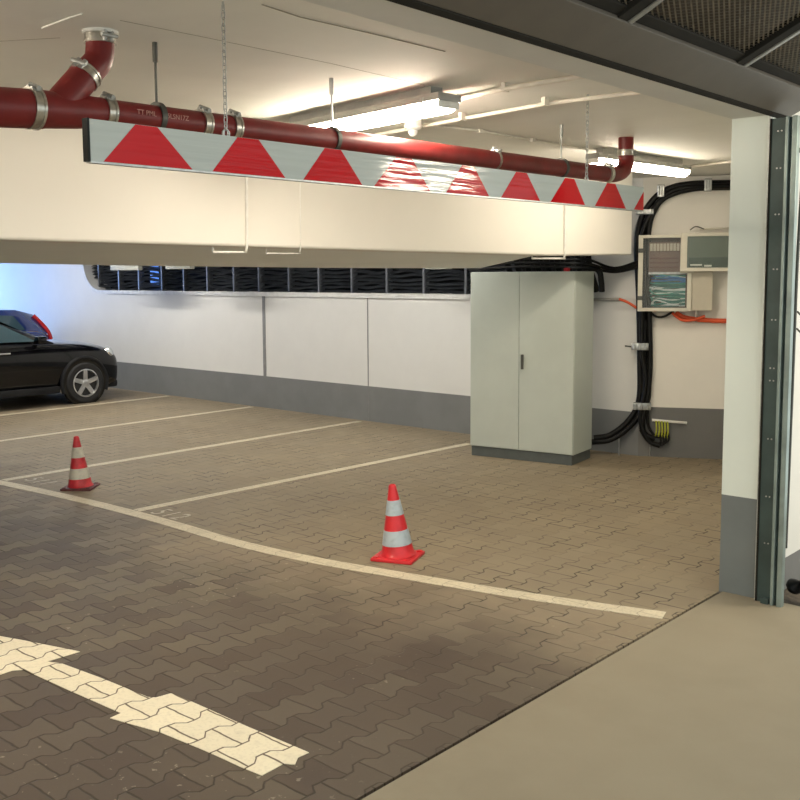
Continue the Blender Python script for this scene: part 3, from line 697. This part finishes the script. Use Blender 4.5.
B1('busbar_tray', (.09, coverw-.09, -.12, -.06, fh*.52, fh*.92), simple('busbar_brown', (.16, .10, .075), .5), fb_)
for k in range(11): B1('breaker', (.10+k*.032, .125+k*.032, -.15, -.12, fh*.80, fh*.90), m_boxs, fb_)
for k in range(3): B1('busbar', (.10, coverw-.12, -.14, -.12, fh*(.57+.06*k), fh*(.59+.06*k)), simple('busbar_copper', (.12, .06, .045), .35, .5), fb_)
B1('terminal_rail', (.09, coverw-.03, -.16, -.06, fh*.485, fh*.515), m_galv, fb_)
cols = [(.02, .16, .14), (.03, .15, .38), (.55, .62, .62), (.04, .25, .20), (.5, .58, .6), (.03, .13, .12)]
wm = [simple('wire_%s' % 'abcdef'[i], c, .4) for i, c in enumerate(cols)]
random.seed(5)
for k in range(34):
    z = fh*(.06+.42*k/34); rr = random.uniform(-.012, .012); ci = random.choice((0, 0, 3, 5, 2, 4)) if z < fh*.36 else random.choice((0, 1, 1, 3, 2))
    x0 = .10+random.uniform(0, .06)
    T1('wire', spline([(x0, -.13+rr, z+random.uniform(-.02, .03)), (coverw*.35, -.15+rr, z+random.uniform(-.02, .02)), (coverw*.65, -.15, z+random.uniform(-.02, .02)), (coverw-.045, -.14, z)], 4), .0085, wm[ci], fb_, 6)
def glassm(name, tint, rough=.05, alpha=.25):
    m, t, b = nt(name); b.inputs['Base Color'].default_value = (*tint, 1); b.inputs['Roughness'].default_value = rough; b.inputs['Alpha'].default_value = alpha; return m
B1('clear_pane', (.035, coverw-.03, -.214, -.211, .025, fh-.02), glassm('clear_cover', (.6, .65, .65), .08, .07), fb_)
mb, mw, mh = wallbox('meter_box', 680, 233, 748, 271.5, .2, 'pale box with a dark glazed window behind the pillar, right of fuse box', 'meter box')
mb.location = Vector(mb.location)+rn*.232
mw = mw*.96; mh = mh*.97
B1('housing', (0, mw, -.05, -.001, 0, mh), m_box, mb, .004)
bm = bmesh.new(); box(bm, 0, .06, -.075, -.05, 0, mh, bev=.003); box(bm, mw-.05, mw, -.075, -.05, 0, mh, bev=.003); box(bm, .06, mw-.05, -.075, -.05, 0, .035, bev=.003); box(bm, .06, mw-.05, -.075, -.05, mh-.035, mh, bev=.003); mk('cover', fix(bm), m_box, mb)
B1('backing', (.06, mw-.05, -.056, -.0505, .035, mh-.035), simple('meter_upper', (.11, .13, .11), .3), mb)
B1('lower_panel', (.075, mw-.05, -.060, -.056, .04, mh*.36), simple('meter_dark', (.025, .04, .035), .3), mb)
B1('label_strip', (.09, .20, -.064, -.0605, .055, .07), m_white, mb); B1('label_strip', (.22, .29, -.064, -.0605, .045, .062), m_white, mb)
B1('window_pane', (.06, mw-.05, -.070, -.067, .035, mh-.035), glassm('meter_glass', (.35, .45, .4), .05, .12), mb)
T_ = W(705, 229, .1)
tag(T1('thin_tube', [W(700, 229.5, .1), W(712, 228.8, .1), W(750, 227, .1)], .009, m_box), 'thin pale tube above the glazed meter box', 'tube')
tag(T1('wire_loop', spline([W(690, 230, .12), W(696, 226.5, .12), W(704, 229, .12)]), .006, m_handle), 'small dark wire loop on top of the fuse boxes', 'wire')

# ------------------------------------------------------------ traffic cones
def cone(loc, h, rz, lean, red, refl, bmat, label):
    t = thing('traffic_cone', label, 'traffic cone', loc, rz, 'red and white traffic cones'); k = h/.5
    ax = Matrix.Rotation(-rz, 3, 'Z') @ Vector((VF.x, VF.y, 0)); LM = Matrix.Translation((0, 0, .02)) @ Matrix.Rotation(-math.radians(lean), 4, ax) @ Matrix.Translation((0, 0, -.02))
    def R(z): return .118 + (.030-.118)*(z-.03)/(.47)
    prof = [(R(.026)+.012, .026), (R(.04)+.003, .04), (R(.12), .12)]
    bm = bmesh.new(); prof = [(.122, .022), (.112, .036), (.104, .055)]
    zz = [.055, .14, .48]; rz_ = [.110, .097, .036]
    P = prof + [(.099, .085), (.0265, .468), (.025, .484), (.019, .493), (.014, .490), (.010, .47)]
    lathe(bm, [(r*k, z*k) for r, z in P], 36, M=LM); mk('cone_body', fix(bm), red, t, True)
    def cr(z): return .099 + (.0265-.099)*(z-.085)/(.468-.085)
    for a_, b_ in ((.098, .195), (.295, .392)):
        bm = bmesh.new(); lathe(bm, [(cr(a_)*k+.0002, a_*k), (cr(a_)*k+.0022, a_*k), (cr(b_)*k+.0022, b_*k), (cr(b_)*k+.0002, b_*k)], 36, M=LM); mk('reflective_band', fix(bm), refl, t, True)
    bm = bmesh.new(); box(bm, -.143*k, .143*k, -.143*k, .143*k, 0, .022*k, bev=.009); 
    for sx in (-1, 1):
        for sy in (-1, 1): box(bm, (sx*.112-.016)*k, (sx*.112+.016)*k, (sy*.112-.016)*k, (sy*.112+.016)*k, .018*k, .030*k, bev=.004)
    mk('base', fix(bm), bmat, t, True)
    return t
p = G(398, 557.5); cone((p.x, p.y, 0), .505, math.radians(22), 4.3, m_conered, m_reflect, m_conered, 'clean bright red cone with two white bands, the nearer one right of centre')
p = G(80.5, 488); cone((p.x, p.y, 0), .475, math.radians(40), 2.6, m_coneredworn, m_reflectd, m_conedark, 'dirty red cone with grimy bands and dark base, farther one at left')

# ------------------------------------------------------------ gate track
tr = thing('gate_track', 'dark green steel guide track standing beside the pale pillar', 'gate track', (-2.13, 5.47, 0))
HT = 2.72
B1('web', (0, .085, .0, .012, 0, HT), m_track, tr)
B1('seal_strip', (-.0095, .0, -.006, .03, 0, HT), m_seal, tr)
bm = bmesh.new(); box(bm, .085, .103, -.03, .012, 0, HT, bev=.003); mk('flange', fix(bm), m_track2, tr)
bm = bmesh.new(); box(bm, .104, .12, -.005, .02, 0, HT); mk('channel', fix(bm), m_track, tr)
bm = bmesh.new(); box(bm, .121, .150, -.03, .012, 0, HT, bev=.003); mk('flange', fix(bm), m_track2, tr)
for z in (.35, .62, .95, 1.28, 1.35, 1.62, 1.9, 2.2, 2.45, 2.65):
    for x in (.035, .055): 
        bm = bmesh.new(); lathe(bm, [(.0045, 0), (.0045, .003)], 10, M=Matrix.Translation((x, -.0005, z)) @ Matrix.Rotation(PI/2, 4, 'X')); mk('bolt', fix(bm), m_galv, tr)
B1('foot_bracket', (.03, .075, -.03, -.001, 0, .035), m_track, tr, .004)
B1('trim_9', (-2.145, -2.1395, 5.465, 5.50, 0, 2.74), m_galv)['kind'] = 'structure'
# outer wall continuing past the track
bm = bmesh.new(); box(bm, XO, XO+.02, 5.62, 8, -.1, CZ+.2); struct(mk('wall_outer', fix(bm), painted_wall('paint_outer', (.70, .69, .64), GREY, .17)))
ap = Vector((-1.93, 5.66, 2.54))
tag(T1('lever_arm', [(-2.03, 5.58, 2.55), (-1.80, 5.70, 2.56)], .014, m_black), 'black lever arm sticking out beside the top of the steel track', 'lever')
tag(T1('cable', spline([(-2.03, 5.62, .3), (-2.025, 5.62, 1.2), (-2.02, 5.62, 2.0), (-2.0, 5.62, 2.75)], 4), .009, m_rod), 'dark cable running down behind the steel track', 'cable')
for z in (1.55, 1.65): tag(T1('wall_hook', spline([(-2.11, 5.9, z), (-2.06, 5.85, z-.02), (-2.0, 5.84, z)], 4), .006, m_rod), 'thin dark wire end on the wall right of the steel track', 'wire', 'dark wire ends beside the track')
bm = bmesh.new(); tube(bm, spline([(-2.03, 5.73, .06), (-1.96, 5.70, .12), (-1.86, 5.70, .09), (-1.75, 5.68, .07)], 5), [.03+.02*math.sin(i) for i in range(16)], 12)
for v in bm.verts: v.co.z -= .03
bm2 = mk('black_bundle', fix(bm), m_black, None, True); tag(bm2, 'black bundled thing lying on the ground right of the steel track', 'bundle')

# ------------------------------------------------------------ raised gate leaf
SL = .48; gp = Vector((-2.08, 0, 2.765)); gn = Vector((-SL, 0, 1)).normalized(); gu = Vector((1, 0, SL)).normalized()
leaf = thing('overhead_gate', 'raised overhead gate leaf with brown frame and expanded metal panels', 'gate', gp)
ML = Matrix(((0, gu.x, gn.x, 0), (1, 0, 0, 0), (0, gu.z, gn.z, 0), (0, 0, 0, 1)))   # (along Y, up the slope, normal) -> world
def LP(px, py):
    p = PP(px, py, gp, gn)-gp; return p.y, p.dot(gu)
def leafbox(nm, a0, a1, b0, b1, c0, c1, mat, par=leaf, bev=.004):
    bm = bmesh.new(); box(bm, a0, a1, b0, b1, c0, c1, bev=bev, M=ML); return mk(nm, fix(bm), mat, par)
w1 = (LP(627, 25.5)[1]+LP(745, 65)[1])/2
YA, YE = -.5, 5.68
leafbox('frame_rail', YA, YE, -.035, w1, 0, .05, m_leaf)
leafbox('rubber_seal', YA, YE, -.068, -.036, -.004, .03, m_seal)
leafbox('frame_rail', YA, YE, 2.3, 2.3+w1, 0, .05, m_leaf)
ys = [LP(627, 25.5)[0], LP(745, 67)[0]]; stp = ys[1]-ys[0]
barys = [ys[0]-2*stp, ys[0]-stp, ys[0], ys[1], ys[1]+stp]
for y in barys:
    leafbox('cross_bar', y-.012, y+.018, w1, 2.3, .0, .012, m_bar); leafbox('cross_bar_angle', y-.085, y-.0125, w1, 2.3, .006, .05, m_seal)
leafbox('inner_angle', YA, YE, w1, w1+.05, .018, .05, m_seal)
# expanded metal: diamond strands
def mesh_panel(a0, a1, b0, b1):
    bm = bmesh.new(); pa, pb = .052, .024; rows = int((b1-b0)/pb*2); nA = int((a1-a0)/pa)
    r = .0030
    for j in range(int((b1-b0)/pb)):
        bb = b0+j*pb; pts = []
        for s_ in (1, -1):
            pv = None
            for i in range(nA*2+1):
                a_ = a0+i*pa/2; q = bb+pb/2+(pb/2 if (i % 2 == 0) else -.0)*s_*1.0
                q = bb+pb/2 + s_*(pb/2 if i % 2 else 0)
                c = (a_, q)
                if pv:
                    (xa, ya), (xb, yb) = pv, c
                    dx, dy = xb-xa, yb-ya; l = math.hypot(dx, dy); nx, ny = -dy/l*r, dx/l*r
                    vs = [bm.verts.new(ML @ Vector(v)) for v in ((xa+nx, ya+ny, .028), (xb+nx, yb+ny, .028), (xb-nx, yb-ny, .033), (xa-nx, ya-ny, .033))]
                    bm.faces.new(vs)
                pv = c
    return mk('mesh_panel', bm, m_mesh, leaf)
for y0_, y1_ in ((barys[1], barys[2]), (barys[2], barys[3]), (barys[3], barys[4]-.0)):
    mesh_panel(y0_+.03, min(y1_-.03, YE-.03), w1+.01, 1.35)
# backing sheet seen through the mesh
leafbox('backing_sheet', YA, YE, -.12, 2.3, .17, .175, simple('gate_backing', (.10, .078, .055), .6, 0, .25, 3), leaf, 0)

# ------------------------------------------------------------ cars
def car(name, body_mat, label, front_y, xs, facing, rail=None, k=1.0):
    """origin: ground under the front axle on the car's centre line; local x forward, y left"""
    t = thing(name, label, 'car', (xs, front_y, 0), PI/2 if facing > 0 else -PI/2)
    Wd = .80*k
    # stations: x, sill z, belt z, hood/roof crown z, half width at belt, greenhouse half width (0 = none)
    st = [(.70, .30, .56, .62, .54), (.66, .20, .68, .75, .68), (.48, .18, .78, .86, .765), (.0, .17, .86, .925, .80), (-.45, .20, .91, .95, .80), (-.75, .22, .93, .96, .80),
          (-1.6, .22, .95, .97, .81), (-2.6, .20, .97, .99, .80), (-3.0, .22, .98, 1.0, .76), (-3.25, .30, .90, .96, .68), (-3.32, .40, .70, .76, .6)]
    bm = bmesh.new(); rings = []
    for x, s_, b_, c_, hw in st:
        pr = [(0, s_), (hw*.80, s_), (hw*.97, s_+.06), (hw*1.0, s_+(b_-s_)*.35), (hw*1.02, s_+(b_-s_)*.66), (hw*.985, b_-.05), (hw*.93, b_), (hw*.72, b_+(c_-b_)*.62), (hw*.38, c_), (0, c_)]
        ring = [(x, y, z) for y, z in pr] + [(x, -y, z) for y, z in pr[-2:0:-1]]
        rings.append([bm.verts.new(v) for v in ring])
    n = len(rings[0])
    for p, q in zip(rings, rings[1:]):
        for i in range(n): bm.faces.new((p[i], p[(i+1) % n], q[(i+1) % n], q[i]))
    bm.faces.new(rings[0]); bm.faces.new(rings[-1][::-1])
    body = mk('body', fix(bm), body_mat, t, True); m = body.modifiers.new('s', 'SUBSURF'); m.levels = 2; m.render_levels = 2
    # wheel wells
    for x in (0, -2.45):
        for sy in (-1, 1):
            cu = bmesh.new(); lathe(cu, [(.355, -.14), (.355, .16)], 32, M=Matrix.Translation((x, sy*.76, .31)) @ Matrix.Rotation(PI/2, 4, 'X')); 
            # arch trim: half ring
            bm = bmesh.new(); pts = [(x+.372*math.cos(a_), sy*.806, .31+.372*math.sin(a_)) for a_ in [math.radians(-22+224*j/22) for j in range(23)]]
            tube(bm, pts, .028, 8); mk('wheel_arch', fix(bm), m_cladding, t, True)
            cu.free()
            bm = bmesh.new(); lathe(bm, [(.352, -.03), (.352, .03)], 32, M=Matrix.Translation((x, sy*.783, .31)) @ Matrix.Rotation(PI/2, 4, 'X')); mk('wheel_well', fix(bm), m_seal, t, True)
            whl = bpy.data.objects.new('wheel', None)
            M = Matrix.Translation((x, sy*.80, .305)) @ Matrix.Rotation(-sy*PI/2, 4, 'X')
            bm = bmesh.new(); lathe(bm, [(.19, -.10), (.28, -.10), (.303, -.08), (.305, .0), (.303, .028), (.285, .045), (.225, .046), (.205, .035), (.19, .02)], 40, M=M); wo = mk('wheel', fix(bm), m_tyre, t, True)
            bm = bmesh.new(); lathe(bm, [(.206, .028), (.210, .045), (.196, .048), (.19, .02), (.185, .02)][::-1], 40, M=M, caps=False)
            for j in range(5):
                a_ = 2*PI*j/5+PI/2
                Ms = M @ Matrix.Rotation(a_, 4, 'Z'); tmp = bmesh.new()
                vs = [(.03, -.034, .030), (.03, .034, .030), (.20, .030, .038), (.20, -.030, .038), (.03, -.034, .0), (.03, .034, .0), (.20, .030, .01), (.20, -.030, .01)]
                vv = [tmp.verts.new(v) for v in vs]
                for f in ((0, 1, 2, 3), (7, 6, 5, 4), (0, 4, 5, 1), (1, 5, 6, 2), (2, 6, 7, 3), (3, 7, 4, 0)): tmp.faces.new([vv[q] for q in f])
                merge(bm, tmp, 0, Ms)
            lathe(bm, [(.052, .0), (.052, .034), (.04, .040), (.02, .041)], 20, M=M)
            mk('rim', fix(bm), m_alloy, wo, True)
            bm = bmesh.new(); lathe(bm, [(.185, .004), (.185, .008)], 32, M=M); mk('rim_back', fix(bm), m_seal, wo, True)
    # greenhouse
    def loft(secs, name_, mat, sub=0):
        bm = bmesh.new(); rg = []
        for x, y, z in secs: pass
    gh = [(-.42, .915, .70), (-.95, 1.17, .62), (-1.35, 1.32, .575), (-1.9, 1.36, .57), (-2.70, 1.335, .56), (-3.02, 1.25, .55), (-3.22, .97, .60)]
    bm = bmesh.new(); low = []; hi = []
    base_hw = [.70, .735, .735, .735, .735, .72, .66]
    rg = []
    for (x, z, hw), bh in zip(gh, base_hw):
        zz = max(z, .93)
        rg.append([bm.verts.new(v) for v in ((x, -bh, .90), (x, -hw-(bh-hw)*.25, .90+(zz-.90)*.72), (x, -hw+.05, zz-.015), (x, 0, zz+.012), (x, hw-.05, zz-.015), (x, hw+(bh-hw)*.25, .90+(zz-.90)*.72), (x, bh, .90))])
    for p, q in zip(rg, rg[1:]):
        for i in range(6): 
            f = bm.faces.new((p[i], p[i+1], q[i+1], q[i])); f.material_index = 0
    bm.faces.new(rg[0]); bm.faces.new(rg[-1][::-1])
    cabn = mk('cabin', fix(bm), body_mat, t, True)
    # windows as slightly raised glass
    def quad(nm, pts, mat, off):
        bm = bmesh.new(); vs = [Vector(p) for p in pts]; nrm = (vs[1]-vs[0]).cross(vs[2]-vs[0]).normalized()
        if nrm.dot(off) < 0: nrm = -nrm
        prism(bm, [p+nrm*.003 for p in vs], nrm*.008); return mk(nm, fix(bm), mat, t)
    for sy in (-1, 1):
        o_ = Vector((0, sy, .3))
        quad('side_window', [(-.72, sy*.742, .955), (-1.38, sy*.745, .965), (-1.38, sy*.632, 1.235), (-1.18, sy*.638, 1.21)], m_glasscar, o_)
        quad('side_window', [(-1.46, sy*.745, .965), (-2.15, sy*.745, .975), (-2.15, sy*.628, 1.255), (-1.46, sy*.628, 1.245)], m_glasscar, o_)
        quad('side_window', [(-2.22, sy*.745, .975), (-2.75, sy*.735, .985), (-2.6, sy*.625, 1.22), (-2.22, sy*.628, 1.25)], m_glasscar, o_)
    quad('windscreen', [(-.50, -.62, .945), (-.50, .62, .945), (-1.22, .53, 1.29), (-1.22, -.53, 1.29)], m_glasscar, Vector((1, 0, 1)))
    quad('rear_window', [(-3.14, -.52, 1.03), (-3.14, .52, 1.03), (-2.98, .48, 1.20), (-2.98, -.48, 1.20)], m_glasscar, Vector((-1, 0, .3)))
    for sy in (-1, 1):
        bm = bmesh.new(); box(bm, -.80, -.66, sy*.90-.07, sy*.90+.07, .93, 1.04, bev=.03); box(bm, -.75, -.69, min(sy*.74, sy*.85), max(sy*.74, sy*.85), .93, .96); mk('wing_mirror', fix(bm), body_mat, t, True)
        bm = bmesh.new(); lathe(bm, [(.01, -.02), (.07, -.015), (.085, .0), (.07, .03), (.01, .04)], 20, M=Matrix.Translation((.50, sy*.675, .735)) @ Matrix.Rotation(math.radians(50), 4, 'Y') @ Matrix.Rotation(-sy*math.radians(48), 4, 'X') @ Matrix.Diagonal((1.1, 1.0, 1.2, 1))); mk('headlamp', fix(bm), m_chrome, t, True)
        B1('sill', (-2.08, -.40, min(sy*.72, sy*.815), max(sy*.72, sy*.815), .19, .29), m_cladding, t, .02, True)
        B1('door_handle', (-1.30, -1.14, min(sy*.80, sy*.825), max(sy*.80, sy*.825), .80, .825), m_chrome if name == 'car' else body_mat, t, .006)
        bm = bmesh.new(); tube(bm, spline([(-3.0, sy*.56, 1.22), (-3.12, sy*.61, 1.08), (-3.22, sy*.65, .93), (-3.26, sy*.66, .80)], 4), .032, 8); mk('tail_lamp', fix(bm), m_red, t, True)
    bm = bmesh.new(); box(bm, .40, .66, -.66, .66, .18, .30, bev=.05); mk('bumper', fix(bm), m_cladding, t, True)
    B1('grille', (.655, .685, -.32, .32, .40, .50), m_seal, t, .01)
    return t
black = car('car', m_carblack, 'black compact SUV parked nose to the white wall at far left', 7.78, -14.03, 1)
blue = car('car', m_carblue, 'dark blue car half hidden behind the black one at left edge', 7.0-.1, -16.6, -1)
blue.location = (-16.6, 5.50, 0)
